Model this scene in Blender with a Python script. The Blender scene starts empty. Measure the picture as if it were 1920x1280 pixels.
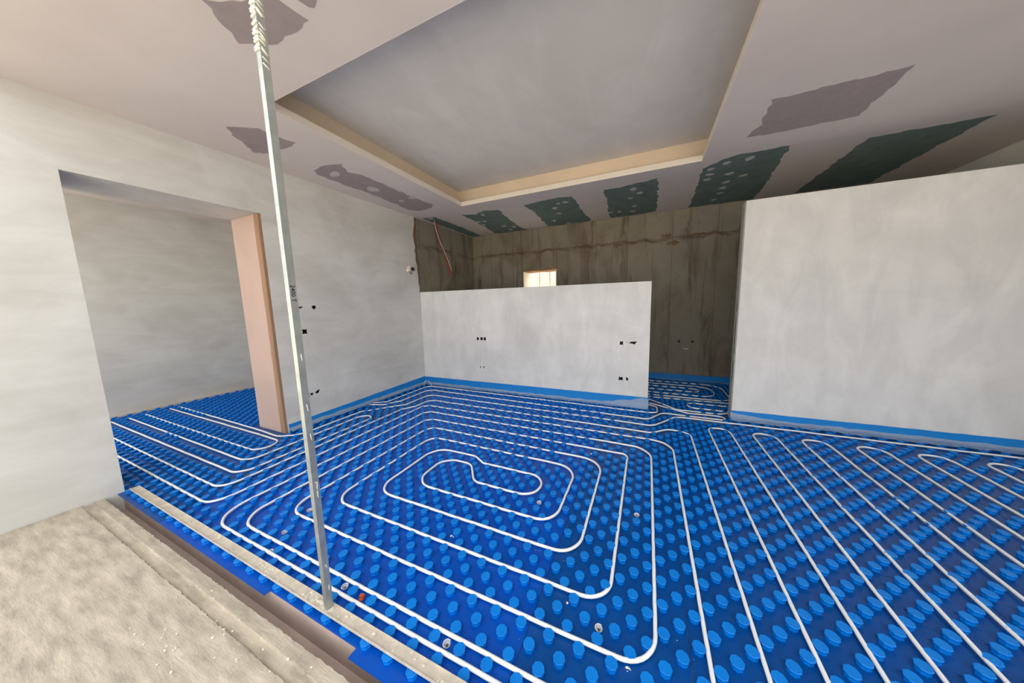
import bpy, bmesh, math, random
from mathutils import Vector, Matrix
random.seed(7)
SC = bpy.context.scene
COL = SC.collection
R = math.radians

# ------------------------------------------------------------------ camera
def make_camera():
    f, pitch, yaw, roll = 539.958, 0.12430, 0.41617, -0.02268
    loc = Vector((-0.0312, -0.8879, 1.1081)); cx, cy = 975.24, 637.73
    fw = Vector((-math.sin(yaw)*math.cos(pitch), math.cos(yaw)*math.cos(pitch), -math.sin(pitch)))
    r = Vector((math.cos(yaw), math.sin(yaw), 0)); u = r.cross(fw)
    r2 = math.cos(roll)*r + math.sin(roll)*u; u2 = -math.sin(roll)*r + math.cos(roll)*u
    cd = bpy.data.cameras.new('camera'); cd.sensor_width = 36.0; cd.lens = f/1920*36
    cd.shift_x = -(cx-960)/1920; cd.shift_y = (cy-640)/1920; cd.clip_start = 0.02
    co = bpy.data.objects.new('camera', cd); COL.objects.link(co)
    m = Matrix.Identity(4)
    for k, v in enumerate((r2, u2, -fw)):
        for i in range(3): m[i][k] = v[i]
    m.translation = loc; co.matrix_world = m
    SC.camera = co
    return loc, fw, f
CAM, CFW, FPX = make_camera()

# ------------------------------------------------------------------ world: bright overcast daylight
W = bpy.data.worlds.new('overcast_sky'); SC.world = W; W.use_nodes = True
bg = W.node_tree.nodes['Background']; bg.inputs[0].default_value = (1.0, 0.995, 0.985, 1); bg.inputs[1].default_value = 1.9
SUN = bpy.data.objects.new('sun', bpy.data.lights.new('sun', 'SUN')); COL.objects.link(SUN)
SUN.data.energy = 9.5; SUN.data.angle = math.radians(2.0); SUN.data.color = (1.0, .93, .82)
SUN.rotation_euler = (math.radians(-36), 0, math.radians(22)); SUN.location = (0, 6, 8)
SC.view_settings.view_transform = 'Standard'; SC.view_settings.look = 'None'
SC.view_settings.exposure = 0.27; SC.view_settings.gamma = 1.0; SC.view_settings.use_curve_mapping = False

# ------------------------------------------------------------------ materials
def lin(c):
    return tuple(((v/255)/12.92 if v/255 <= 0.04045 else (((v/255)+0.055)/1.055)**2.4) for v in c) + (1.0,)
class NT:
    def __init__(s, name):
        s.m = bpy.data.materials.new(name); s.m.use_nodes = True; s.t = s.m.node_tree
        s.b = s.t.nodes['Principled BSDF']; s.out = s.t.nodes['Material Output']
        s.co = s.t.nodes.new('ShaderNodeNewGeometry')
    def n(s, typ, **kw):
        x = s.t.nodes.new(typ)
        for k, v in kw.items(): setattr(x, k, v)
        return x
    def l(s, a, b): s.t.links.new(a, b)
    def noise(s, scale, stretch=(1, 1, 1), detail=4, rough=.55, dist=0):
        mp = s.n('ShaderNodeMapping'); mp.inputs['Scale'].default_value = stretch
        s.l(s.co.outputs['Position'], mp.inputs['Vector'])
        nz = s.n('ShaderNodeTexNoise'); nz.inputs['Scale'].default_value = scale; nz.inputs['Detail'].default_value = detail
        nz.inputs['Roughness'].default_value = rough; nz.inputs['Distortion'].default_value = dist
        s.l(mp.outputs[0], nz.inputs['Vector']); return nz.outputs['Fac']
    def ramp(s, fac, stops):
        r = s.n('ShaderNodeValToRGB'); e = r.color_ramp.elements
        e[0].position, e[0].color = stops[0]; e[1].position, e[1].color = stops[-1]
        for p, c in stops[1:-1]:
            k = e.new(p); k.color = c
        s.l(fac, r.inputs[0]); return r.outputs[0]
    def mix(s, fac, a, b, mode='MIX'):
        x = s.n('ShaderNodeMix', data_type='RGBA', blend_type=mode)
        if isinstance(fac, float): x.inputs[0].default_value = fac
        else: s.l(fac, x.inputs[0])
        for i, v in ((6, a), (7, b)):
            if isinstance(v, tuple): x.inputs[i].default_value = v
            else: s.l(v, x.inputs[i])
        return x.outputs[2]
    def bump(s, h, strength=.3, dist=.002):
        b = s.n('ShaderNodeBump'); b.inputs['Strength'].default_value = strength; b.inputs['Distance'].default_value = dist
        s.l(h, b.inputs['Height']); s.l(b.outputs[0], s.b.inputs['Normal'])
    def base(s, c):
        if isinstance(c, tuple): s.b.inputs['Base Color'].default_value = c
        else: s.l(c, s.b.inputs['Base Color'])
    def pr(s, **kw):
        for k, v in kw.items(): s.b.inputs[k].default_value = v

M = {}
def plain(name, rgb, rough=.6, var=.12, scale=8, bump=0, metal=0, stretch=(1, 1, 1), spec=.5):
    t = NT(name); c = lin(rgb); d = tuple(v*(1-var) for v in c[:3])+(1,); e = tuple(min(1, v*(1+var)) for v in c[:3])+(1,)
    t.base(t.ramp(t.noise(scale, stretch), [(.3, d), (.7, e)]))
    t.pr(**{'Roughness': rough, 'Metallic': metal, 'Specular IOR Level': spec})
    if bump: t.bump(t.noise(scale*6, stretch), bump)
    M[name] = t.m; return t.m

def plaster(name, dark, light, streak, stretch=(1, 1, 1), amt=.4):
    t = NT(name)
    big = t.ramp(t.noise(1.6, (1, 1, 1.4), 5, .6, .6), [(.32, lin(dark)), (.68, lin(light))])
    st = t.noise(5.0, stretch, 6, .62, .8)
    stc = t.ramp(st, [(.42, lin(streak)), (.62, lin((255, 255, 255)))])
    t.base(t.mix(amt, big, stc, 'MULTIPLY')); t.pr(**{'Roughness': .85, 'Specular IOR Level': .25})
    t.bump(st, .25, .004); M[name] = t.m
plaster('plaster_half_wall', (212, 212, 210), (228, 228, 226), (226, 226, 228), (1.0, 1, .35))
plaster('plaster_side_wall', (200, 199, 194), (218, 219, 216), (226, 224, 220), (1, .35, 1.6), .28)
plaster('plaster_ceiling', (221, 218, 213), (228, 226, 222), (236, 233, 230), (.7, .35, 1))
plain('plasterboard', (214, 206, 202), .85, .03, 3, .05, spec=.2)
plain('board_grey_purple', (160, 150, 150), .9, .05, 20, .05, spec=.2)
plain('board_green', (110, 128, 124), .85, .14, 9, .08, spec=.2)
plain('joint_filler', (196, 194, 190), .9, .06, 30, .1, spec=.2)
plain('fascia_beige', (226, 217, 204), .8, .03, 4, .05, spec=.2)
plain('cove_cream', (220, 203, 182), .8, .04, 3, .05, spec=.2)
plain('pink_plaster', (196, 172, 161), .85, .05, 3, .2, spec=.2)
plain('raw_timber', (156, 124, 98), .85, .2, 14, .5, stretch=(1, 1, .12))
plain('raw_mortar', (116, 98, 80), .95, .25, 6, .8, spec=.15)
plain('edge_concrete', (168, 168, 156), .95, .15, 25, .6, spec=.2)
def raw_board():
    t = NT('raw_wall_board')
    a = t.ramp(t.noise(1.3, (1, 1, .8), 6, .62, .9), [(.3, lin((116, 105, 90))), (.52, lin((138, 132, 118))), (.72, lin((128, 123, 115)))])
    s = t.ramp(t.noise(2.2, (2.6, 2.6, .35), 6, .65, .7), [(.30, lin((150, 128, 106))), (.46, (1, 1, 1, 1))])
    c = t.mix(.8, a, s, 'MULTIPLY')
    # ragged brown mortar band along the horizontal joint and brown drips below it
    sx = t.n('ShaderNodeSeparateXYZ'); t.l(t.co.outputs['Position'], sx.inputs[0])
    def band(z0, z1, lo, hi, nz):
        m1 = t.n('ShaderNodeMath', operation='ADD'); t.l(sx.outputs['Z'], m1.inputs[0])
        sc = t.n('ShaderNodeMath', operation='MULTIPLY_ADD'); t.l(nz, sc.inputs[0]); sc.inputs[1].default_value = .16; sc.inputs[2].default_value = -.08
        t.l(sc.outputs[0], m1.inputs[1])
        mr = t.n('ShaderNodeMapRange', interpolation_type='SMOOTHSTEP'); t.l(m1.outputs[0], mr.inputs[0]); mr.inputs[1].default_value = z0; mr.inputs[2].default_value = z0+lo
        m2 = t.n('ShaderNodeMapRange', interpolation_type='SMOOTHSTEP'); t.l(m1.outputs[0], m2.inputs[0]); m2.inputs[1].default_value = z1; m2.inputs[2].default_value = z1+hi; m2.inputs[3].default_value = 1; m2.inputs[4].default_value = 0
        mm = t.n('ShaderNodeMath', operation='MULTIPLY'); t.l(mr.outputs[0], mm.inputs[0]); t.l(m2.outputs[0], mm.inputs[1]); return mm.outputs[0]
    b0 = band(1.895, 1.935, .03, .03, t.noise(6.5, (1, 1, .3), 5, .65))
    pt = t.ramp(t.noise(2.1, (1, 1, .4), 4, .6), [(.38, (.15, .15, .15, 1)), (.6, (1, 1, 1, 1))])
    bm_ = t.n('ShaderNodeMath', operation='MULTIPLY'); t.l(b0, bm_.inputs[0]); t.l(pt, bm_.inputs[1]); b1 = bm_.outputs[0]
    drip = t.ramp(t.noise(3.2, (1.6, 1.6, .25), 5, .6, .5), [(.56, (0, 0, 0, 1)), (.66, (1, 1, 1, 1))])
    f = t.n('ShaderNodeMath', operation='MULTIPLY'); t.l(b1, f.inputs[0]); f.inputs[1].default_value = .75
    c = t.mix(f.outputs[0], c, lin((84, 66, 52)))
    f2 = t.n('ShaderNodeMath', operation='MULTIPLY'); t.l(drip, f2.inputs[0]); f2.inputs[1].default_value = .45
    c = t.mix(f2.outputs[0], c, lin((92, 74, 60)))
    t.base(c); t.pr(**{'Roughness': .95, 'Specular IOR Level': .15})
    t.bump(t.noise(30), .4, .003); M['raw_wall_board'] = t.m
raw_board()
def blue(name, a, b, rough=.33):
    t = NT(name)
    t.base(t.ramp(t.noise(5, detail=3), [(.35, a), (.65, b)])); t.pr(**{'Roughness': rough, 'Specular IOR Level': .28})
    t.bump(t.noise(22, detail=3), .12, .002); M[name] = t.m
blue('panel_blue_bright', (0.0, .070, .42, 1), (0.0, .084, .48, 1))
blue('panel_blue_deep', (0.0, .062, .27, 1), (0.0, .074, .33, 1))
blue('stud_blue', (0.0, .185, .66, 1), (0.0, .205, .72, 1), .42)
plain('pipe_white', (240, 241, 241), .32, .03, 6)
plain('edge_foam_blue', (0, 128, 208), .6, .05, 5, .05)
plain('galvanised_steel', (176, 182, 178), .42, .14, 22, .15, .75)
plain('dusty_steel', (202, 193, 178), .8, .14, 26, .5, .15)
plain('runner_dust', (216, 208, 192), .95, .1, 40, .6)
plain('smeared_plaster', (238, 232, 216), .9, .08, 30, .6)
plain('socket_black', (16, 15, 15), .7, .2, 20)
plain('black_ink', (24, 24, 30), .6, .1, 20)
plain('red_conduit', (148, 34, 18), .5, .15, 30)
plain('white_cable', (214, 206, 200), .5, .05, 20)
plain('grey_pvc', (120, 122, 124), .5, .1, 20)
plain('dark_rubber_and_shade', (38, 36, 34), .8, .2, 20)  # outlet plugs, and painted shade for edge gaps and the conduit mouth
plain('orange_plastic', (196, 84, 40), .5, .15, 60)
plain('terminal_orange', (214, 150, 70), .5, .1, 60)
plain('screw_steel', (128, 120, 92), .35, .2, 60, 0, .8)
plain('subfloor_screed', (186, 168, 158), .9, .1, 6, .3, spec=.2)
plain('slab_concrete', (186, 176, 160), .95, .26, 16, .9, stretch=(.4, 2.0, 1), spec=.2)
plain('outdoor_ground', (206, 196, 180), .95, .12, 2, .3, spec=.2)
plain('outdoor_wall', (244, 236, 216), .9, .06, 4, .2)
plain('window_wood', (150, 112, 76), .8, .2, 14, .4)
def film():
    t = NT('clear_film'); t.base(lin((190, 204, 214))); t.pr(**{'Roughness': .22, 'Specular IOR Level': .6, 'Alpha': .5})
    t.bump(t.noise(18, (1, 1, 2), 4), .9, .02); M['clear_film'] = t.m
    t = NT('clear_plastic'); t.base(lin((225, 230, 232))); t.pr(**{'Roughness': .12, 'Alpha': .42}); M['clear_plastic'] = t.m
film()

# ------------------------------------------------------------------ mesh helpers
def link(name, me, mats, parent=None):
    o = bpy.data.objects.new(name, me); COL.objects.link(o)
    for m in (mats if isinstance(mats, (list, tuple)) else [mats]):
        if me.materials.find(M[m].name) < 0: me.materials.append(M[m])
    if parent is not None: o.parent = parent
    return o
def from_bm(name, bm, mats, parent=None, smooth=False):
    me = bpy.data.meshes.new(name); bmesh.ops.recalc_face_normals(bm, faces=bm.faces[:]); bm.to_mesh(me); bm.free()
    if smooth:
        for p in me.polygons: p.use_smooth = True
    return link(name, me, mats, parent)
def box(bm, x0, x1, y0, y1, z0, z1, mi=0):
    v = [bm.verts.new(p) for p in ((x0,y0,z0),(x1,y0,z0),(x1,y1,z0),(x0,y1,z0),(x0,y0,z1),(x1,y0,z1),(x1,y1,z1),(x0,y1,z1))]
    for f in ((0,3,2,1),(4,5,6,7),(0,1,5,4),(1,2,6,5),(2,3,7,6),(3,0,4,7)):
        bm.faces.new([v[i] for i in f]).material_index = mi
def boxobj(name, dims, mat, parent=None, bevel=0):
    bm = bmesh.new(); box(bm, *dims)
    if bevel: bmesh.ops.bevel(bm, geom=bm.edges[:], offset=bevel, segments=2, affect='EDGES', profile=.6)
    return from_bm(name, bm, mat, parent)
def prism(bm, pts, off, mi=0):
    """extrude a closed 3-D polygon by the vector off"""
    a = [bm.verts.new(p) for p in pts]; b = [bm.verts.new(Vector(p)+Vector(off)) for p in pts]
    bm.faces.new(a).material_index = mi; bm.faces.new(b[::-1]).material_index = mi
    n = len(pts)
    for i in range(n): bm.faces.new((a[i], b[i], b[(i+1) % n], a[(i+1) % n])).material_index = mi
def tube(bm, pts, rad, sides=10, closed_ends=True, mi=0, radii=None):
    rings = []; n = len(pts); pts = [Vector(p) for p in pts]
    up = Vector((0, 0, 1)); prev = None
    for i, p in enumerate(pts):
        t = (pts[min(i+1, n-1)]-pts[max(i-1, 0)]).normalized()
        a = (prev if prev is not None else (up if abs(t.z) < .9 else Vector((1, 0, 0))))
        s = t.cross(a)
        if s.length < 1e-6: s = t.cross(Vector((0, 1, 0)))
        s.normalize(); a = s.cross(t).normalized(); prev = a
        rr = radii[i] if radii else rad
        rings.append([bm.verts.new(p + rr*(math.cos(2*math.pi*k/sides)*s + math.sin(2*math.pi*k/sides)*a)) for k in range(sides)])
    for i in range(n-1):
        for k in range(sides):
            f = bm.faces.new((rings[i][k], rings[i][(k+1) % sides], rings[i+1][(k+1) % sides], rings[i+1][k])); f.smooth = True; f.material_index = mi
    if closed_ends:
        bm.faces.new(rings[0][::-1]).material_index = mi; bm.faces.new(rings[-1]).material_index = mi
def struct(o): o['kind'] = 'structure'; return o
def tag(o, label, cat, group=None):
    o['label'] = label; o['category'] = cat
    if group: o['group'] = group
    return o
def empty(name, loc=(0, 0, 0)):
    o = bpy.data.objects.new(name, None); COL.objects.link(o); o.location = loc; o.empty_display_size = .05; return o
def cut(target, cutters):
    """apply boolean differences, then delete the cutters"""
    for c in cutters:
        md = target.modifiers.new('cut', 'BOOLEAN'); md.object = c; md.operation = 'DIFFERENCE'; md.solver = 'EXACT'
    dg = bpy.context.evaluated_depsgraph_get(); dg.update()
    me = bpy.data.meshes.new_from_object(target.evaluated_get(dg)); old = target.data
    target.modifiers.clear(); target.data = me; me.name = old.name
    for c in cutters: bpy.data.objects.remove(c, do_unlink=True)

# ------------------------------------------------------------------ main dimensions (metres; studs sit on a 5 cm lattice)
P = 0.05
LA, LB = Vector((-2.965, .53)), Vector((-2.855, 3.55))     # left wall line
def LX(y): return LA.x + (y-LA.y)/(LB.y-LA.y)*(LB.x-LA.x)
YP, YB, ZC = 2.235, 3.55, 2.285
WT = .43

# ------------------------------------------------------------------ floor: screed base, heating panels, studs
bm = bmesh.new()
box(bm, -5.3, 2.6, -.370, 3.8, -.22, -.006); box(bm, -5.3, 2.6, -.60, -.370, -.22, -.11)
floor = struct(from_bm('floor', bm, 'subfloor_screed'))

# pipe layouts in lattice units: (x, y, corner radius)
def fillet(path, default=2.0, step=.35):
    out = []; n = len(path)
    pv = [Vector((p[0], p[1])) for p in path]; rd = [(p[2] if len(p) > 2 else default) for p in path]
    def add(v):
        if not out or (out[-1]-v).length > 1e-4: out.append(v)
    add(pv[0])
    for i in range(1, n-1):
        a, b, c = pv[i-1], pv[i], pv[i+1]; u = (a-b).normalized(); w = (c-b).normalized()
        ang = u.angle(w)
        if ang > math.pi-.02: add(b); continue
        t = rd[i]/math.tan(ang/2); t = min(t, (a-b).length*.5, (c-b).length*.5); r = t*math.tan(ang/2)
        bis = (u+w).normalized(); cen = b + bis*(r/math.sin(ang/2)); s = b+u*t; e = b+w*t
        a0 = math.atan2((s-cen).y, (s-cen).x); a1 = math.atan2((e-cen).y, (e-cen).x); d = (a1-a0+math.pi) % (2*math.pi)-math.pi
        k = max(5, int(abs(d)*r/step))
        for j in range(k+1): add(cen+Vector((math.cos(a0+d*j/k), math.sin(a0+d*j/k)))*r)
    add(pv[-1])
    fine = []
    for a, b in zip(out, out[1:]):
        m = max(1, int((b-a).length/1.0))
        for j in range(m): fine.append(a.lerp(b, j/m))
    fine.append(out[-1]); return fine

MAIN = [(-100,-4.5),(-45.5,-4.5),(-45.5,30.5,1.8),(3.5,30.4,3),(3.5,-4.5),(-39.5,-4.5,2.6),(-39.5,24.6,1.8),(-2.6,24.2,.9),
 (-2.6,1.5),(-33.3,1.5,2.4),(-33.3,18.5,1.9),(-8.6,18.2,2.8),(-8.6,7.5,2.2),(-26.9,7.5,2.6),(-26.9,13.8,2.6),(-22.4,13.8,1.8),(-19.9,10.5,1.8),
 (-11.8,10.5,2.05),(-11.8,14.65,2.05),(-21.0,14.6,1.5),(-23.0,15.8,1.5),(-30.1,15.8,2.6),(-30.1,4.6,2.4),(-5.6,4.6,2.3),(-5.6,21.1,3),
 (-36.4,21.6,1.9),(-36.4,-1.5,2.2),(.5,-1.5,2.2),(.5,27.2,3),(-42.5,27.7,1.8),(-42.5,-5.5,3),(6.5,-5.5,2.5),(6.5,35.4,2.2),(3.0,35.4,1.8),(.7,33.1,1.6),
 (-46.9,33.7,1.8),(-47.0,29.0,1),(-48.5,26.6,1),(-48.5,-2.5),(-100,-2.5)]
PIPES = [
 ('MAIN', MAIN),
 ('HAIR', [(-100,0),(-50.4,0),(-50.4,21.3,1.5),(-53.5,21.3,1.5),(-53.5,2.2),(-100,2.2)]),
 ('WALLRUN', [(46,42.1),(5.0,42.1),(.9,36.2,1.6),(-49.9,36.9,2),(-49.9,29.2,2),(-55.8,22.4,2),(-56,10.6,2),(-59,8.8,2),(-66,9.1),(-100,9.4)]),
 ('SECOND', [(-58.1,26.1),(-54.7,27.3,2),(-53,30.6,2),(-53,40.3,2),(.2,39.0,1.6),(2.6,43.3,1.4),(13.1,43.2,.9),(13.1,45.1,.9),(7,44.9,1.5),(1.4,48.2,1.6),(-1.5,49.4,1.6),(-30,49.3)]),
 ('EDGE', [(-58.1,27.3),(-55.6,29,1.5),(-55.6,43.1,2),(.2,42.6,1.2),(1.8,43.2,1.2),(1.8,47.3,1.4),(-30,47.5)]),
 ('SERP', [(48,-5.5),(9.5,-5.5),(9.5,38.9,1.5),(12.6,38.9,1.5),(12.6,-2.5,1.5),(15.6,-2.5,1.5),(15.6,38.9,1.5),(18.7,38.9,1.5),(18.7,-2.5,1.5),(21.7,-2.5,1.5),(21.7,38.9,1.5),
   (24.8,38.9,1.5),(24.8,-2.5,1.5),(27.8,-2.5,1.5),(27.8,38.9,1.5),(30.9,38.9,1.5),(30.9,-2.5,1.5),(33.9,-2.5,1.5),(33.9,38.9,1.5),(37,38.9,1.5),(37,-2.5,1.5),(40,-2.5,1.5),(40,38.9,1.5),(43,38.9,1.5),(43,-2.5)]),
 ('BACKIN', [(-30,51.2),(.6,51.2,1.6),(5.6,46.2,1.6),(12.6,46.3,1.5),(14.4,47.5,1.5),(46,47.5)]),
 ('BACKU', [(46,51.5),(7.7,51.5,1.5),(7.7,48.3,1.5),(46,48.5)]),
 ('BACKLONG', [(-50,52.8),(.6,53.2,3),(8,53.6),(46,54.6)]),
 ('BACKSPIRAL', [(-50,68.4),(16.9,68.4,4),(16.9,55.2,3),(-50,55.2,1.1),(-50,57.4,1.1),(14.4,57.4,3.4),(14.4,65.8,3.4),(-47,65.8,1.2),(-47,63.3,1.2),(11.4,63.3,1.4),(11.4,60.4,1.4),(-50,60.4)]),
 ('DOOR', [(-100,8.0),(-63,8.05),(-56.0,7.9,1.7),(-56.0,4.5,1.7),(-63,4.4),(-100,4.4)]),
]
PIPEPTS = {k: fillet(v) for k, v in PIPES}
GRID = {}
for pts in PIPEPTS.values():
    for a, b in zip(pts, pts[1:]):
        for t in (0, .5):
            v = a.lerp(b, t); GRID.setdefault((int(v.x//2), int(v.y//2)), []).append(v)
def near_pipe(x, y):
    best = 9
    for i in (-1, 0, 1):
        for j in (-1, 0, 1):
            for v in GRID.get((int(x//2)+i, int(y//2)+j), ()):
                best = min(best, math.hypot(v.x-x, v.y-y))
    return best

def floor_has(x, y):                     # lattice units: is this point inside one of the panelled rooms?
    if y < -7.35 or y > 70.7: return False
    wx = x*P; wy = y*P
    if wy < .53-.03: return -104 < x < 48
    if wx < LX(wy)+.03: return -104 < x < (LX(wy)-WT)/P-.6 and wy < 1.7
    if YP-.03 < wy < YP+.13 and (wx < .03 or wx > .68): return False
    return x < 48
# panel grid
XE = [-104]+[2.5+10*k for k in range(-10, 5)]+[48]
YE = [-7.3, 12.5, 32.5, 52.5, 70.6]
def stud_mesh():
    bm = bmesh.new(); prof = [(.0172, 0), (.0168, .009), (.0196, .0150), (.0200, .0175), (.0188, .0195), (.0110, .0192)]
    rings = [[bm.verts.new((r*math.cos(R(45*k)), r*math.sin(R(45*k)), z)) for k in range(8)] for r, z in prof]
    for a, b in zip(rings, rings[1:]):
        for k in range(8): bm.faces.new((a[k], a[(k+1) % 8], b[(k+1) % 8], b[k]))
    bm.faces.new(rings[-1])
    me = bpy.data.meshes.new('stud'); bm.to_mesh(me); bm.free(); me.materials.append(M['stud_blue']); return me
STUD = stud_mesh()
panels = {}
def panel(i, j):
    x0, x1, y0, y1 = XE[i], XE[i+1], YE[j], YE[j+1]
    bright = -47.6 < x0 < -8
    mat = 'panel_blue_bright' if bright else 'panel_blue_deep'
    zt = .0006*((i+j) % 2)
    rects = []
    rx0, rx1, ry0, ry1 = x0*P+.0008, x1*P-.0008, y0*P+.0008, y1*P-.0008
    if j == 0:                                   # front row: trimmed edge steps in and out
        ry0 = (-.388 if x1 <= -27 else (-.368 if x1 <= -17 else -.398))
    bm = bmesh.new()
    def add(a, b, c, d):
        if b-a > .01 and d-c > .01: box(bm, a, b, c, d, -.004, zt)
    def add_room(a, b, c, d):                    # keep clear of the thick left wall
        xl = LX(max(c, .53))
        if d <= .531 or a >= xl-.001: add(a, b, c, d); return
        if c < .53: add(a, b, c, .53); c = .53
        if b > xl: add(max(a, xl), b, c, d)
        if a < xl-WT: add(a, min(b, xl-WT), c, min(d, 1.7))
    add_room(rx0, rx1, ry0, ry1)
    if not bm.verts: bm.free(); return None
    # moulded alignment ribs between the studs
    if j == 0 and -30 < x0 < 20:
        yy = math.ceil(y0)+.5
        while yy < min(y1, 12):
            xx = math.ceil(x0)
            while xx < x1-.5:
                if near_pipe(xx+.5, yy) > .6: box(bm, xx*P-.013, xx*P+.013, yy*P-.0009, yy*P+.0009, zt-.001, zt+.0016)
                xx += 1
            yy += 1
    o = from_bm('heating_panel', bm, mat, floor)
    return o
for i in range(len(XE)-1):
    for j in range(len(YE)-1): panels[(i, j)] = panel(i, j)
studs = []
for a in range(-104, 49):
    for b in range(-7, 71):
        if (a+b) % 2: continue
        if not floor_has(a, b): continue
        d = near_pipe(a, b)
        if d < .30: continue
        studs.append((a, b))
r2 = Vector((math.cos(.41617), math.sin(.41617), 0))
def view(a, b):
    v = Vector((a*P, b*P, .02))-CAM; z = v.dot(CFW)
    if z < .05: return None
    x = 975+FPX*v.dot(r2)/z; u = r2.cross(CFW); y = 638-FPX*v.dot(u)/z
    return x, y, FPX*.036/z
vis = []
for s in studs:
    w = view(*s)
    if w and 470 < w[0] < 1450 and w[1] < 1290: vis.append((w[2], s))
vis.sort(reverse=True); single = set(s for _, s in vis[:300])
def panel_of(a, b):
    i = max(k for k in range(len(XE)-1) if XE[k] <= a); j = max(k for k in range(len(YE)-1) if YE[k] <= b)
    return panels.get((i, j))
for s in single:
    o = bpy.data.objects.new('stud', STUD); COL.objects.link(o); o.parent = panel_of(*s) or floor
    o.location = (s[0]*P, s[1]*P, 0)
V = [v.co[:] for v in STUD.vertices]; F = [tuple(p.vertices) for p in STUD.polygons]
vs, fs = [], []
for s in studs:
    if s in single: continue
    k = len(vs); vs += [(x+s[0]*P, y+s[1]*P, z) for x, y, z in V]; fs += [tuple(q+k for q in f) for f in F]
me = bpy.data.meshes.new('stud_field'); me.from_pydata(vs, [], fs); me.update()
o = link('stud_field', me, 'stud_blue', floor); o['kind'] = 'stuff'

# ------------------------------------------------------------------ walls
def wall_poly(name, pts, mat, depth=-WT):        # polygon in (y, z) on the left wall line, extruded to -x
    bm = bmesh.new(); prism(bm, [(LX(y), y, z) for y, z in pts], (depth, 0, 0)); return struct(from_bm(name, bm, mat))
rag = [(2.232, 1.30), (2.238, 1.36), (2.222, 1.44), (2.226, 1.52), (2.214, 1.60), (2.218, 1.66), (2.196, 1.72), (2.2, 1.80), (2.188, 1.86), (2.204, 1.90), (2.186, 1.98), (2.176, 2.05), (2.19, 2.12), (2.206, 2.18), (2.212, 2.24)]
wall_left = wall_poly('wall_left', [(.53, -.006), (2.24, -.006)] + rag + [(2.21, ZC+.02), (.53, ZC+.02)], ['plaster_side_wall', 'socket_black'])
def cutter_left(pts, depth=.05):
    bm = bmesh.new(); prism(bm, [(LX(y)+.02, y, z) for y, z in pts], (-.02-depth, 0, 0)); o = from_bm('cutter', bm, 'socket_black'); return o
def blob(cy, cz, w, h, n=7, jit=.25):
    return [(cy+w/2*math.cos(2*math.pi*k/n)*(1+random.uniform(-jit, jit)), cz+h/2*math.sin(2*math.pi*k/n)*(1+random.uniform(-jit, jit))) for k in range(n)]
def sq(cy, cz, w, h): return [(cy-w/2, cz-h/2), (cy-.02*w, cz-h*.38), (cy+w/2, cz-h/2), (cy+w*.42, cz), (cy+w/2, cz+h/2), (cy, cz+h*.4), (cy-w/2, cz+h/2), (cy-w*.42, cz)]
cut(wall_left, [cutter_left(p) for p in (
    [(.84, 1.135), (.862, 1.142), (.878, 1.134), (.874, 1.116), (.86, 1.102), (.846, 1.112)],
    [(.722, 1.128), (.732, 1.133), (.745, 1.128), (.761, 1.138), (.757, 1.122), (.739, 1.114)],
    sq(.756, .900, .042, .046), sq(.756, .298, .024, .026),
    [(.785, .302), (.802, .318), (.830, .326), (.822, .304), (.806, .288)], sq(.733, .306, .010, .012), sq(.733, .286, .010, .010))])
# unplastered rear stretch of the same wall
bm = bmesh.new(); prism(bm, [(LX(y)-.012, y, z) for y, z in ((2.16, -.006), (YB, -.006), (YB, ZC+.02), (2.16, ZC+.02))], (-.40, 0, 0))
raw_left = struct(from_bm('wall_left_rear', bm, 'raw_mortar'))
def boards_left(y0, y1, z0, z1):
    bm = bmesh.new(); g = .003
    prism(bm, [(LX(y)-.0125, y, z) for y, z in ((y0+g, z0+g), (y1-g, z0+g), (y1-g, z1-g), (y0+g, z1-g))], (.006, 0, 0)); from_bm('wall_board', bm, 'raw_wall_board', raw_left)
for y0, y1, z0, z1 in ((2.25, 2.62, 1.90, ZC), (2.62, 3.12, 1.90, ZC), (3.12, YB, 1.90, ZC), (2.25, 2.46, 0, 1.90), (2.46, 2.98, 0, 1.90), (2.98, YB, 0, 1.90)): boards_left(y0, y1, z0, z1)
# lintel over the door opening and the wall end towards the camera
wall_poly('wall_left_lintel', [(-.36, 1.896), (.53, 1.896), (.53, ZC+.02), (-.36, ZC+.02)], 'plaster_side_wall')
wall_poly('wall_left_front', [(-.95, -.12), (-.36, -.12), (-.36, ZC+.02), (-.95, ZC+.02)], 'plaster_side_wall')
# door opening: plastered jamb with a raw timber sub-frame
boxobj_ = boxobj
d1 = struct(boxobj('door_1', (-3.39, LX(.53)-.062, .512, .5298, .002, 1.894), 'pink_plaster'))
bm = bmesh.new()
prof = [(LX(.53)-.062, .002)]
for k in range(20): prof.append((LX(.53)-.062-random.uniform(0, .008), .002+1.894*(k+.5)/20))
prof += [(LX(.53)-.062, 1.894), (LX(.53)-.001, 1.894), (LX(.53)-.001, .002)]
prism(bm, [(x, .508, z) for x, z in prof], (0, .0215, 0)); from_bm('sub_frame', bm, 'raw_timber', d1)

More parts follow.
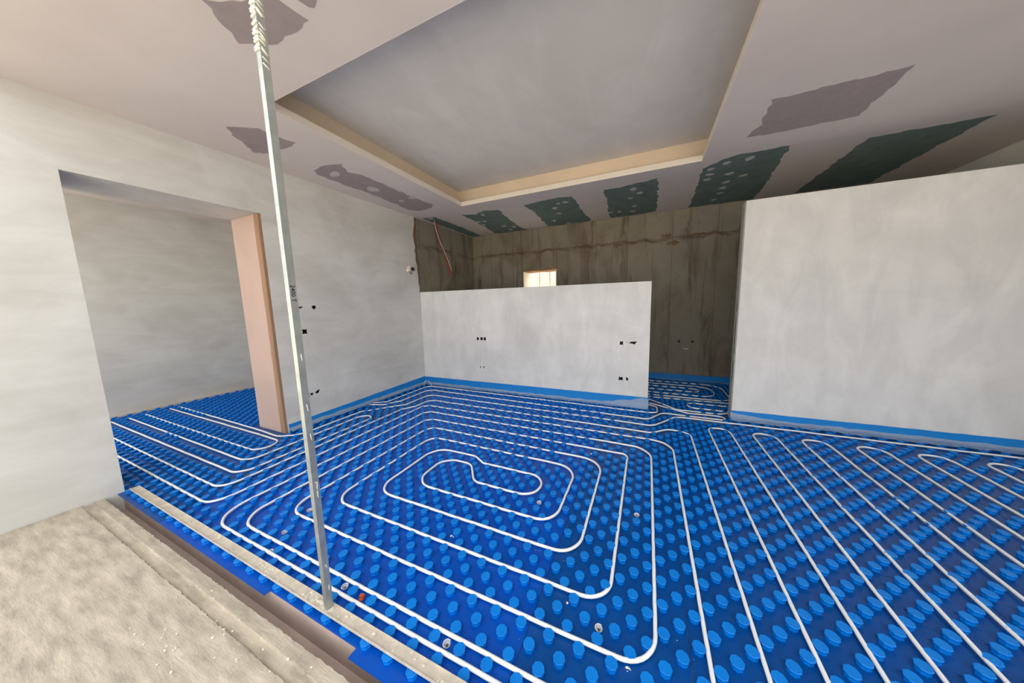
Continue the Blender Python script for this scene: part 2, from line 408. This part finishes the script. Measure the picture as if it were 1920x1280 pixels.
# half-height partition
bm = bmesh.new(); box(bm, LX(YP)+.001, 0.0, YP, YP+.10, -.005, 1.303)
part = struct(from_bm('wall_partition', bm, ['plaster_half_wall', 'socket_black']))
def cutter_part(pts, depth=.05):
    bm = bmesh.new(); prism(bm, [(x, YP-.02, z) for x, z in pts], (0, .02+depth, 0)); return from_bm('cutter', bm, 'socket_black')
cut(part, [cutter_part(p) for p in (
    [(-2.02, .664), (-2.012, .686), (-2.02, .706), (-1.99, .70), (-1.982, .682), (-1.996, .666)], sq(-1.946, .685, .036, .042), sq(-1.899, .686, .034, .042),
    blob(-1.978, .318, .014, .032, 6), [(-1.94, .334), (-1.926, .33), (-1.918, .318), (-1.932, .302), (-1.936, .316)],
    sq(-.266, .686, .034, .038), blob(-.215, .697, .010, .012, 5), [(-.20, .688), (-.17, .704), (-.118, .706), (-.128, .690), (-.142, .676), (-.16, .684)],
    sq(-.266, .310, .044, .036), [(-.214, .33), (-.20, .326), (-.19, .308), (-.202, .29), (-.212, .3)])])
# full-looking wall end to the right of the passage (stops below the ceiling)
bm = bmesh.new(); box(bm, .711, 2.6, YP, YP+.10, -.005, 1.933)
stub = struct(from_bm('wall_right_return', bm, 'plaster_half_wall'))
bm = bmesh.new(); ys = []
prism(bm, [(.7105, YP+.012+random.uniform(-.003, .003), .002+1.925*k/16) for k in range(17)] + [(.7105, YP+.098, 1.927), (.7105, YP+.098, .002)], (-.006, 0, 0))
from_bm('raw_edge', bm, 'edge_concrete', stub)
bm = bmesh.new()
for z0, z1 in ((.62, .95), (1.0, 1.08), (.35, .55)):
    prism(bm, [(.7044, YP+.03+random.uniform(-.003, .003), z0+(z1-z0)*k/6) for k in range(7)] + [(.7044, YP+.038, z1), (.7044, YP+.038, z0)], (-.0015, 0, 0))
from_bm('edge_gap_shade', bm, 'dark_rubber_and_shade', stub)  # raised dark strips painted as the shade inside gaps in the edge

# back wall with a small window opening: core pieces around the hole, boards on top
WX0, WX1, WZ0, WZ1 = -1.905, -1.342, .86, 1.655
bm = bmesh.new()
for d in ((LX(YB)-.02, WX0, YB, YB+.26, -.006, ZC+.02), (WX1, 2.6, YB, YB+.26, -.006, ZC+.02), (WX0, WX1, YB, YB+.26, WZ1, ZC+.02), (WX0, WX1, YB, YB+.26, -.006, WZ0)): box(bm, *d)
wall_back = struct(from_bm('wall_back', bm, 'raw_mortar'))
XJ = [LX(YB)+.004, -2.49, -2.08, -1.93, -.80, .245, .75, 1.35, 1.95, 2.55]; ZJ = [0, .94, 1.94, ZC-.002]; GJ = .0025
def wboard(x0, x1, z0, z1, t):
    bm = bmesh.new(); box(bm, x0+GJ, x1-GJ, YB-t, YB-.0005, z0+(GJ if z0 > 1.5 else 0), z1-(GJ if z1 > 1.5 else 0)); from_bm('wall_board', bm, 'raw_wall_board', wall_back)
for k in range(len(XJ)-1):
    for zi in range(3):
        x0, x1, z0, z1 = XJ[k], XJ[k+1], ZJ[zi], ZJ[zi+1]; t = .005+.004*random.random()+(.010 if x1 < -1.9 else 0)
        if k == 3:                                # boards cut round the window
            if zi == 0: wboard(x0, x1, z0, WZ0, t)
            elif zi == 1:
                wboard(x0, WX0+.002, z0, z1, t) if WX0-x0 > .015 else None
                wboard(WX1, x1, z0, z1, t); wboard(WX0, WX1, WZ1, z1, t)
            else: wboard(x0, x1, z0, z1, t)
        else: wboard(x0, x1, z0, z1, t)
def smear(x0, x1, zc, h, vertical=False):
    n = 14; top, bot = [], []
    for k in range(n+1):
        t = k/n; e = math.sin(math.pi*t)**.4
        a = x0+(x1-x0)*t; u = h*e*random.uniform(.25, 1); d = h*e*random.uniform(.25, 1)
        top.append((a, zc+u) if not vertical else (zc+u, a)); bot.append((a, zc-d) if not vertical else (zc-d, a))
    bm = bmesh.new(); prism(bm, [(x, YB-.011, z) for x, z in top+bot[::-1]], (0, -.0015, 0)); from_bm('mortar_smear', bm, 'raw_mortar', wall_back)
smear(-.50, -.36, 1.905, .035); smear(.10, .24, 1.97, .035); smear(.17, .33, 1.87, .04); smear(.35, .78, 1.948, .018)
# window: reveal lining
w1 = empty('window_1', (0, 0, 0)); struct(w1)
for d in ((WX0+.0005, WX0+.012, YB-.012, YB+.255, WZ0+.001, WZ1-.001), (WX1-.012, WX1-.0005, YB-.012, YB+.255, WZ0+.001, WZ1-.001)): boxobj('reveal', d, 'outdoor_wall', w1)
bm = bmesh.new(); prism(bm, [(WX0, YB-.014, WZ1-.028), (WX0+.2, YB-.014, WZ1-.020), (WX0+.34, YB-.014, WZ1-.026), (WX1, YB-.014, WZ1-.018), (WX1, YB-.014, WZ1+.004), (WX0, YB-.014, WZ1-.001)], (0, .26, 0)); from_bm('lintel_board', bm, 'window_wood', w1)
boxobj('sill', (WX0+.0005, WX1-.0005, YB-.012, YB+.255, WZ0+.001, WZ0+.02), 'outdoor_wall', w1)
for x in (-1.70, -1.52): boxobj('glazing_bar', (x-.006, x+.006, YB+.20, YB+.215, WZ0+.02, WZ1-.03), 'outdoor_wall', w1)
struct(boxobj('wall_outdoor', (-6, 3, 5.4, 5.6, -.2, 1.9), 'outdoor_wall'))

# right-hand end wall and the neighbouring room on the left (beyond the photograph's edges)
struct(boxobj('wall_right', (2.6, 2.75, -.60, 3.8, -.14, 2.62), 'plaster_side_wall'))
struct(boxobj('wall_side_room', (-5.4, -5.3, -.60, 2.0, -.14, 2.62), 'plaster_side_wall'))
struct(boxobj('wall_side_room_end', (-5.3, -3.40, 1.72, 1.85, -.005, ZC), 'plaster_side_wall'))

# ------------------------------------------------------------------ ceiling with tray recess
HX0, HX1, HY0, HY1 = -2.10, .36, .205, 2.15
CZ = 2.33; TZ = 2.505; CV = .12
bm = bmesh.new()
for d in ((-5.3, HX0-.003, -.60, 3.8), (HX1+.003, 2.6, -.60, 3.8), (HX0-.003, HX1+.003, -.60, HY0-.003), (HX0-.003, HX1+.003, HY1+.003, 3.8)): box(bm, d[0], d[1], d[2], d[3], ZC, CZ)
ceiling = struct(from_bm('ceiling', bm, 'plasterboard'))
boxobj('tray_panel', (-5.3, 2.6, -.60, 3.8, TZ, TZ+.09), 'plaster_ceiling', ceiling)
for d in ((HX0-.003, HX0, HY0-.003, HY1+.003), (HX1, HX1+.003, HY0-.003, HY1+.003), (HX0, HX1, HY1, HY1+.003), (HX0, HX1, HY0-.003, HY0)): boxobj('fascia_strip', (d[0], d[1], d[2], d[3], ZC, CZ+.004), 'fascia_beige', ceiling)
for d in ((HX0-CV-.02, HX0-CV, HY0-CV, HY1+CV), (HX1+CV, HX1+CV+.02, HY0-CV, HY1+CV), (HX0-CV, HX1+CV, HY1+CV, HY1+CV+.02), (HX0-CV, HX1+CV, HY0-CV-.02, HY0-CV)): boxobj('cove_wall', (d[0], d[1], d[2], d[3], CZ-.001, TZ+.001), 'cove_cream', ceiling)
def patch(name, pts, mat, z=ZC, jit=.012, t=.0012):
    # subdivide the outline and roughen it
    out = []
    n = len(pts)
    for i in range(n):
        a, b = Vector(pts[i]), Vector(pts[(i+1) % n]); m = max(1, int((b-a).length/.025))
        for k in range(m):
            v = a.lerp(b, k/m); q = jit*(.9*math.sin(i*2.1+k*.55)+.7*math.sin(i+k*1.37)); out.append((v.x+q*.6+random.uniform(-jit, jit)*.35, v.y+q*.4+random.uniform(-jit, jit)*.35))
    bm = bmesh.new(); prism(bm, [(x, y, z) for x, y in out], (0, 0, -t)); return from_bm(name, bm, mat, ceiling)
patch('bare_board', [(-2.679,.814),(-2.527,.797),(-2.361,.854),(-2.466,.963),(-2.40,1.061),(-2.39,1.355),(-2.40,1.598),(-2.36,1.938),(-2.43,2.028),(-2.66,2.05),(-2.735,1.962),(-2.716,1.683),(-2.706,1.336),(-2.735,1.225),(-2.723,1.054),(-2.743,.887)], 'board_grey_purple')
patch('bare_board', [(-2.55,.20),(-2.399,.293),(-2.38,.403),(-2.357,.505),(-2.501,.513),(-2.715,.49),(-2.78,.44)], 'board_grey_purple')
patch('bare_board', [(-1.62,-.22),(-1.373,-.105),(-1.346,-.036),(-1.346,-.006),(-1.579,.006),(-1.72,-.06)], 'board_grey_purple')
patch('bare_board', [(-1.30,-.10),(-1.15,-.12),(-1.231,-.038),(-1.267,-.022),(-1.285,-.036)], 'board_grey_purple', jit=.005)
patch('bare_board', [(.612,1.45),(.64,1.732),(.60,1.88),(.76,1.90),(1.2,1.9),(1.2,1.45)], 'board_grey_purple')
GB = [[(-2.84,2.30),(-2.657,2.33),(-2.64,2.791),(-2.66,3.52),(-2.845,3.53),(-2.85,2.95),(-2.86,2.484)],
 [(-2.293,2.42),(-2.128,2.494),(-1.954,2.416),(-1.769,2.476),(-1.823,2.826),(-1.862,3.403),(-1.80,3.53),(-2.274,3.53),(-2.39,3.52),(-2.332,3.15),(-2.293,2.709)],
 [(-1.427,2.459),(-1.0,2.401),(-.832,2.459),(-.832,2.672),(-.838,3.1),(-.80,3.515),(-1.21,3.53),(-1.45,3.52),(-1.444,3.215),(-1.402,2.761)],
 [(-.496,2.416),(-.335,2.424),(.027,2.359),(.033,2.563),(.038,2.999),(.041,3.486),(-.231,3.53),(-.541,3.514),(-.536,3.181),(-.497,2.783)],
 [(.392,2.327),(.45,2.25),(.601,2.164),(.95,2.17),(1.0,2.6),(1.06,3.1),(1.08,3.52),(.741,3.526),(.413,3.516),(.414,3.074),(.399,2.612)],
 [(1.45,2.3),(2.05,2.3),(2.05,3.52),(1.45,3.52)]]
for g in GB: patch('green_board', g, 'board_green')
SPOTS = [(-2.594,.942,.07,.035),(-2.585,1.323,.06,.06),(-2.583,1.691,.03,.03),(-2.40,1.667,.05,.04),(-2.75,2.36,.05,.03)] + [(x, y, random.uniform(.022, .042), random.uniform(.022, .045)) for x, y in
 ((-2.048,2.553),(-2.266,2.799),(-2.18,2.818),(-2.28,2.962),(-1.931,3.28),(-2.05,3.172),(-2.046,3.4),(-1.038,2.597),(-.948,2.592),(-1.122,2.738),(-1.134,2.967),(-1.288,3.261),(-1.134,3.462),(-.204,2.54),(-.143,2.686),(-.248,2.814),(-.215,3.129),(-.511,3.249),(-.403,3.275),(-.244,3.336),(.563,2.289),(.721,2.279),(.458,2.367),(.472,2.493),(.468,2.616),(.638,2.557),(.771,2.664),(.657,2.778),(.661,2.943),(.671,3.111),(.65,3.329))]
bm = bmesh.new(); prism(bm, [(math.cos(2*math.pi*k/10)*(1+.18*math.sin(3*k)), math.sin(2*math.pi*k/10)*(1+.15*math.cos(2*k+1)), 0) for k in range(10)], (0, 0, -.0008))
SP = bpy.data.meshes.new('filler_spot'); bmesh.ops.recalc_face_normals(bm, faces=bm.faces[:]); bm.to_mesh(SP); bm.free(); SP.materials.append(M['joint_filler'])
for x, y, a, b in SPOTS:
    o = bpy.data.objects.new('filler_spot', SP); COL.objects.link(o); o.parent = ceiling; o.location = (x, y, ZC-.0011); o.scale = (a, b, 1); o.rotation_euler.z = random.uniform(-.5, .5)

# ------------------------------------------------------------------ outside: threshold slab with a rough edge, ground
def slab():
    bm = bmesh.new(); xs = [-5.3+.012*k for k in range(int(7.9/.012)+1)]
    rows = [(-.432, -.115, .002), (-.432, -.012, .002), (-.436, .0, .0025), (-.475, .004, .003), (-.478, -.006, .004), (-.512, -.004, .004), (-.515, .006, .004), (-.58, .006, .003), (-.75, .004, .003), (-1.2, 0, .0)]
    grid = []
    for y, z, j in rows:
        grid.append([bm.verts.new((x, y+random.uniform(-j, j)*(.9 if y > -.45 else .5), z+random.uniform(-j, j)*.35)) for x in xs])
    for a, b in zip(grid, grid[1:]):
        for k in range(len(xs)-1): bm.faces.new((a[k], a[k+1], b[k+1], b[k]))
    return from_bm('threshold', bm, 'slab_concrete')
struct(slab())
struct(boxobj('ground', (-30, 30, -40, -1.2, -.3, -.002), 'outdoor_ground'))

# ------------------------------------------------------------------ heating pipes (one continuous tube per circuit)
def pipe(key, label, cat='pipe'):
    bm = bmesh.new(); pts = []
    for k, v in enumerate(PIPEPTS[key]): pts.append((v.x*P, v.y*P, .0132+.0008*math.sin(k*.9)))
    tube(bm, pts, .0068, 8); o = from_bm('heating_pipe', bm, 'pipe_white'); return tag(o, label, cat, 'white underfloor heating pipes')
pipe('MAIN', 'long white heating pipe coiled into the big rectangular spiral filling the blue floor')
pipe('HAIR', 'white heating pipe with a hairpin bend beside the left wall, behind the metal post')
pipe('WALLRUN', 'white heating pipe bending along the left wall and out through the door opening')
pipe('SECOND', 'white heating pipe second from the half wall, looping back in the passage')
pipe('EDGE', 'outermost white heating pipe hugging the half wall and wrapping round its free end')
pipe('SERP', 'white heating pipe laid in long parallel hairpins at the right, before the right wall end')
pipe('BACKIN', 'white heating pipe slanting through the passage from behind the half wall')
pipe('BACKU', 'short white U-turn of heating pipe behind the right wall end')
pipe('BACKLONG', 'straight white heating pipe crossing the dark rear floor nearest the passage')
pipe('BACKSPIRAL', 'white heating pipe in nested bends on the dark rear floor by the raw back wall')
pipe('DOOR', 'white heating pipe with a tight U-bend in the door opening at the left')

# ------------------------------------------------------------------ blue edge insulation strips with clear film skirts
def strip(name, a, b, h0, h1, nrm, label, film_w=.055, film_h=.045, seg=26, lift=None):
    a, b = Vector(a), Vector(b); n = Vector(nrm).normalized(); t = .007
    bm = bmesh.new(); L = (b-a).length
    pts0 = [a+(b-a)*k/seg for k in range(seg+1)]
    q = []
    for k, p in enumerate(pts0):
        h = h0+(h1-h0)*k/seg+random.uniform(-.0015, .0015)
        q.append([bm.verts.new((p.x+n.x*o, p.y+n.y*o, z)) for o, z in ((.0005, .0012), (.0005, h), (t, h), (t, .0012))])
    for c, d in zip(q, q[1:]):
        for k in range(4): bm.faces.new((c[k], c[(k+1) % 4], d[(k+1) % 4], d[k]))
    bm.faces.new(q[0]); bm.faces.new(q[-1][::-1])
    root = tag(from_bm(name, bm, 'edge_foam_blue'), label, 'edge strip', 'blue perimeter insulation strips')
    bm = bmesh.new(); rows = []
    for k, p in enumerate(pts0):
        w = film_w*(1+random.uniform(-.25, .25)); hh = (film_h if lift is None else lift(k/seg))*(1+random.uniform(-.12, .12))
        rows.append([bm.verts.new((p.x+n.x*o, p.y+n.y*o, z)) for o, z in ((t+.0006, hh), (t+.004+random.uniform(0, .004), hh*.55), (t+w*.45, .026+random.uniform(-.003, .006)), (t+w, .0235+random.uniform(0, .003)))])
    for c, d in zip(rows, rows[1:]):
        for k in range(3): bm.faces.new((c[k], c[k+1], d[k+1], d[k]))
    f = from_bm('film_skirt', bm, 'clear_film', root, True); f['label'] = 'crinkled clear plastic film'
    return root
strip('edge_strip', (LX(.54), .54), (LX(YP-.009), YP-.009), .078, .126, (1, -.036), 'blue foam edge strip along the foot of the left wall', .05, .048, 40)
strip('edge_strip', (LX(YP)+.009, YP), (0.004, YP), .120, .133, (0, -1), 'blue foam edge strip along the foot of the white half wall', .052, .046, 50, lambda t: .046 if t < .84 else .046+(t-.84)/.16*.075)
strip('edge_strip', (LX(YB)+.01, YB-.026), (2.55, YB-.012), .105, .105, (0, -1), 'blue foam edge strip along the dark raw back wall', .03, .03, 40)
strip('edge_strip', (.700, YP), (2.58, YP), .092, .098, (0, -1), 'blue foam edge strip under the right wall end', .075, .055, 40, lambda t: .075-.03*min(1, t*8))
# end wrap round the free end of the half wall
bm = bmesh.new()
prism(bm, [(0.0005, YP-.006, .0015), (0.0075, YP-.006, .0015), (0.0075, YP+.098, .0015), (0.0005, YP+.098, .0015)], (0, 0, .125))
w = tag(from_bm('edge_strip', bm, 'edge_foam_blue'), 'short blue foam strip on the free end of the half wall', 'edge strip', 'blue perimeter insulation strips')
# loose loop of film standing in the corner
bm = bmesh.new(); c = Vector((LX(YP)+.10, YP-.075))
tube(bm, [(c.x-.02, c.y-.05, .02), (c.x-.025, c.y-.03, .06), (c.x-.02, c.y-.015, .085), (c.x+.005, c.y, .09), (c.x+.04, c.y-.005, .07), (c.x+.07, c.y-.01, .05), (c.x+.085, c.y-.012, .024)], .0035, 6)
tag(from_bm('film_fold', bm, 'white_cable'), 'pale folded edge of plastic film standing in the room corner', 'film')

# ------------------------------------------------------------------ steel post and floor runner
PX0, PX1, PY0, PY1 = -1.072, -1.052, -.3445, -.3235
post = empty('steel_post', (PX1, PY0, .031)); tag(post, 'tall galvanised steel post standing on the dusty floor runner', 'post')
def rel(bm, o): bmesh.ops.translate(bm, verts=bm.verts[:], vec=-Vector(o.location))
th = .0012
bm = bmesh.new()
prism(bm, [(x, y, .031) for x, y in ((PX0, PY0), (PX1, PY0), (PX1, PY1), (PX0, PY1), (PX0, PY1-.006), (PX0+th, PY1-.006), (PX0+th, PY1-th), (PX1-th, PY1-th), (PX1-th, PY0+th), (PX0+th, PY0+th), (PX0+th, PY0+.006), (PX0, PY0+.006))], (0, 0, ZC-.033))
rel(bm, post); from_bm('profile', bm, 'galvanised_steel', post)
bm = bmesh.new()
for k in range(15):
    z = 1.80+.012*k+random.uniform(-.005, .005); s = random.uniform(.3, 1.1)
    if k > 2 and random.random() < .8: tube(bm, [(PX0-.001, PY0-.001, z), (PX0+.010, PY0-.0012, z+.004*s), (PX1+.0005, PY0-.001, z+random.uniform(-.004, .006))], .0025*s+.002, 6)
    if random.random() < .6: tube(bm, [(PX1+.0006, PY0+random.uniform(0, .004), z+.002), (PX1+.0008, PY0+.010, z-.006*s), (PX1+.0004, PY1-random.uniform(.001, .007), z-.013*s)], .0012+.0022*s*random.random(), 6)
rel(bm, post); o = from_bm('plaster_smear', bm, 'smeared_plaster', post, True); o['label'] = 'smears of dried plaster near the top'
bm = bmesh.new()
for z in (.50, .52, .47, .20, .11, .68, .78, .95):
    tube(bm, [(PX1+.0006, PY0+.008+random.uniform(-.004, .008), z+random.uniform(0, .02)), (PX1+.0009, PY0+.012, z), (PX1+.0004, PY0+.013, z-.008)], .0011, 6)
rel(bm, post); o = from_bm('plaster_splash', bm, 'smeared_plaster', post, True); o['kind'] = 'stuff'
def letters(txt, size, name, parent, mat, world_m):
    cu = bpy.data.curves.new('text', 'FONT'); cu.body = txt; cu.size = size; cu.extrude = .00008; cu.offset = .0003; cu.space_character = 1.05
    ob = bpy.data.objects.new('text', cu); COL.objects.link(ob); bpy.context.view_layer.update()
    dg = bpy.context.evaluated_depsgraph_get(); me = bpy.data.meshes.new_from_object(ob.evaluated_get(dg)); bpy.data.objects.remove(ob, do_unlink=True)
    me.transform(world_m); me.materials.clear(); return link(name, me, mat, parent)
# reads downwards on the +x face: text x axis -> -z, text y axis -> +y
mt = Matrix(((0, 0, 1, PX1+.0003), (0, 1, 0, PY0+.0045), (-1, 0, 0, 1.184), (0, 0, 0, 1)))
mt = Matrix.Translation(-Vector(post.location)) @ mt
o = letters('2400 T', .0175, 'lettering', post, 'black_ink', mt); o['label'] = 'black handwritten 2400 T'
RY0, RY1 = -.354, -.3185
run = empty('floor_runner', (-1.05, (RY0+RY1)/2, .023)); tag(run, 'dusty steel runner lying across the front edge of the blue floor', 'runner')
bm = bmesh.new()
prism(bm, [(-2.93, y, z) for y, z in ((RY0, .0232), (RY1, .0232), (RY1, .0345), (RY1-.0015, .0345), (RY1-.0015, .0300), (RY0+.0015, .0300), (RY0+.0015, .0345), (RY0, .0345))], (5.5, 0, 0))
rel(bm, run); from_bm('channel', bm, 'dusty_steel', run)
bm = bmesh.new(); random.seed(11)
def lump(bm, x, y, z, s, flat=.45):
    r = bmesh.ops.create_icosphere(bm, subdivisions=1, radius=s, matrix=Matrix.Translation((x, y, z)) @ Matrix.Diagonal((random.uniform(.7, 1.5), random.uniform(.7, 1.2), flat, 1)))
    for v in r['verts']: v.co += Vector((random.uniform(-s, s), random.uniform(-s, s), random.uniform(-s, s)*flat))*.28
for cxx, n, sp in ((-1.47, 30, .04), (-1.40, 16, .03), (-1.13, 60, .035), (-1.06, 16, .02), (-.95, 10, .06), (-.75, 5, .1), (-.55, 8, .03), (-1.8, 8, .2)):
    for k in range(n): lump(bm, random.gauss(cxx, sp), random.uniform(RY0+.004, RY1-.004), .0304, random.choice((.002, .003, .0045, .007)), .3)
rel(bm, run); o = from_bm('plaster_crumbs', bm, 'runner_dust', run); o['kind'] = 'stuff'

# ------------------------------------------------------------------ clear insulation anchors pushed into the panels
def anchor(name, x, y, label, tilt=.25, rz=0):
    root = empty(name, (x, y, .0012)); tag(root, label, 'anchor', 'clear plastic washers in the blue floor')
    bm = bmesh.new(); n = 16; prof = [(.004, .001), (.008, .002), (.0115, .006), (.0125, .011), (.0115, .0112), (.0105, .0065), (.0075, .0032), (.004, .0024)]
    rr = [[bm.verts.new((r*math.cos(2*math.pi*k/n), r*math.sin(2*math.pi*k/n), z)) for k in range(n)] for r, z in prof]
    for a, b in zip(rr, rr[1:]+rr[:1]):
        for k in range(n): bm.faces.new((a[k], a[(k+1) % n], b[(k+1) % n], b[k]))
    from_bm('washer', bm, 'clear_plastic', root, True)
    bm = bmesh.new(); bmesh.ops.create_cone(bm, cap_ends=True, segments=10, radius1=.0045, radius2=.0035, depth=.004, matrix=Matrix.Translation((0, 0, .0035)))
    from_bm('screw_head', bm, 'screw_steel', root)
    bm = bmesh.new(); pts = [(.0125*math.cos(t*.35), .0125*math.sin(t*.35), .0115) for t in range(0, 11)]; tube(bm, pts, .0012, 5)
    from_bm('rim', bm, 'smeared_plaster', root, True); root.rotation_euler.z = rz
for x, y, l in ((-.150, -.012, 'clear plastic washer in the floor inside the outer right lower pipe corner'), (-.600, -.250, 'clear plastic washer in the floor between the two front pipes, lower middle'),
    (-1.100, -.248, 'clear plastic washer in the floor just right of the steel post'), (-1.650, -.175, 'clear plastic washer in the floor left of the steel post inside the front pipe bend'),
    (-1.580, -.270, 'clear plastic washer beside the runner at the far left'), (-.050, .600, 'clear plastic washer on the right, between the two right-hand pipe runs'),
    (-.550, .500, 'clear plastic washer inside the bend at the lower end of the innermost loops'), (-1.700, -.030, 'clear plastic washer partly behind the steel post inside a pipe bend')):
    anchor('washer_anchor', x, y, l, rz=random.uniform(0, 1.5))
bm = bmesh.new(); box(bm, -.009, .009, -.006, .006, 0, .016); bmesh.ops.bevel(bm, geom=bm.edges[:], offset=.002, segments=2, affect='EDGES')
box(bm, -.008, .008, -.014, -.006, .002, .006)
o = tag(from_bm('pipe_clip', bm, 'orange_plastic'), 'small rust-orange plastic clip between the front pipes by the steel post', 'clip'); o.location = (-1.002, -.248, .001); o.rotation_euler.z = .35
# scattered white crumbs on the blue sheet
bm = bmesh.new(); random.seed(5)
for x, y in ((-.375, 1.148), (-1.652, 1.205), (-1.63, 1.215), (-.872, .125), (-.862, .135), (-1.23, .88), (-1.245, .872), (-1.32, .80), (-1.15, -.05), (-.82, -.10), (-.25, .36), (-.27, .04), (-.10, -.07), (-.05, -.09), (-.44, .70), (.24, -.10), (-.95, 1.0), (-.5, 1.3)):
    for k in range(random.randint(2, 4)): lump(bm, x+random.uniform(-.008, .008), y+random.uniform(-.008, .008), .0025, random.choice((.002, .003, .0045)), .6)
for k in range(70): lump(bm, random.uniform(-2.3, .8), random.uniform(-.25, 1.6), .0015, random.uniform(.0008, .0016), .6)
for k in range(60): lump(bm, random.uniform(-1.7, -.75), random.uniform(-.65, -.46), .009, random.uniform(.0012, .004), .4)
o = tag(from_bm('plaster_debris', bm, 'smeared_plaster'), 'white plaster crumbs scattered over the blue floor', 'debris'); o['kind'] = 'stuff'

# ------------------------------------------------------------------ services in the walls
st = empty('conduit_stub', (LX(2.08), 2.08, 1.60)); tag(st, 'grey conduit stub set in a lump of white plaster on the left wall', 'conduit')
bm = bmesh.new(); random.seed(3)
for k in range(12): lump(bm, .004, random.uniform(-.045, .02), random.uniform(-.028, .026), random.uniform(.012, .02), .8)
from_bm('plaster_lump', bm, 'smeared_plaster', st)
bm = bmesh.new(); n = 18
def ring(bm, r, c, ax): 
    ax = Vector(ax).normalized(); s = ax.cross(Vector((0, 0, 1))).normalized(); u = s.cross(ax)
    return [bm.verts.new(Vector(c)+r*(math.cos(2*math.pi*k/n)*s+math.sin(2*math.pi*k/n)*u)) for k in range(n)]
ax = Vector((.75, -.45, .0)).normalized(); b0 = Vector((-.02, .055, 0))
rr = [ring(bm, .022, b0, ax), ring(bm, .022, b0+ax*.045, ax), ring(bm, .027, b0+ax*.047, ax), ring(bm, .027, b0+ax*.075, ax), ring(bm, .022, b0+ax*.075, ax), ring(bm, .022, b0+ax*.02, ax)]
for a, b in zip(rr, rr[1:]):
    for k in range(n): bm.faces.new((a[k], a[(k+1) % n], b[(k+1) % n], b[k])).smooth = True
from_bm('sleeve', bm, 'grey_pvc', st)
bm = bmesh.new(); bm.faces.new(ring(bm, .0215, b0+ax*.03, ax)); bm.faces.new(ring(bm, .0215, b0+ax*.028, ax)[::-1]); from_bm('bore_shade', bm, 'dark_rubber_and_shade', st)  # dark disc stands in for the shade inside the open conduit end
bm = bmesh.new(); tube(bm, [(.005, .03, -.045), (.012, .02, -.06), (.014, .005, -.062), (.012, -.008, -.05), (.004, -.012, -.04)], .005, 6); from_bm('wire_hook', bm, 'grey_pvc', st, True)
bm = bmesh.new()
pts = [(-2.79, 2.515, ZC), (-2.785, 2.53, 2.17), (-2.78, 2.57, 2.06), (-2.775, 2.63, 1.92), (-2.77, 2.69, 1.78), (-2.77, 2.735, 1.64), (-2.77, 2.75, 1.54)]
fine = []
for a, b in zip(pts, pts[1:]):
    for k in range(14): fine.append(Vector(a).lerp(Vector(b), k/14))
tube(bm, fine, .01, 8, radii=[.0095+.0018*(k % 2) for k in range(len(fine))])
tag(from_bm('flexible_conduit', bm, 'red_conduit'), 'red flexible conduit hanging from the ceiling in the dark rear corner', 'conduit')
bm = bmesh.new(); tube(bm, [(-2.775, 2.465, ZC), (-2.77, 2.49, 2.16), (-2.765, 2.54, 2.04), (-2.755, 2.61, 1.91), (-2.745, 2.69, 1.77), (-2.745, 2.765, 1.63)], .0045, 6)
tag(from_bm('cable', bm, 'white_cable', None, True), 'thin white cable hanging beside the red conduit in the rear corner', 'cable')
for x, l in ((.377, 'dark screw hole plug on the raw back wall, left of the pair'), (.535, 'dark screw hole plug on the raw back wall, right of the pair')):
    bm = bmesh.new(); bmesh.ops.create_cone(bm, cap_ends=True, segments=12, radius1=.016, radius2=.011, depth=.012, matrix=Matrix.Translation((x, YB-.016, .558)) @ Matrix.Rotation(R(90), 4, 'X'))
    bmesh.ops.create_cone(bm, cap_ends=True, segments=8, radius1=.006, radius2=.005, depth=.012, matrix=Matrix.Translation((x, YB-.024, .558)) @ Matrix.Rotation(R(90), 4, 'X'))
    tag(from_bm('pipe_outlet', bm, 'dark_rubber_and_shade'), l, 'outlet', 'outlets on the raw back wall')
bm = bmesh.new(); tube(bm, [(.43+.06*t/6, YB-.014, .468-.012*math.sin(math.pi*t/6)) for t in range(7)], .007, 8)
tag(from_bm('cable_loop', bm, 'white_cable', None, True), 'small white cable loop below the two outlets on the back wall', 'cable')
bm = bmesh.new(); box(bm, .985, 1.02, YB-.06, YB-.035, .03, .05); bmesh.ops.bevel(bm, geom=bm.edges[:], offset=.003, segments=2, affect='EDGES')
tag(from_bm('orange_plug', bm, 'terminal_orange'), 'small orange plastic plug on the floor beside the right wall end', 'plug')
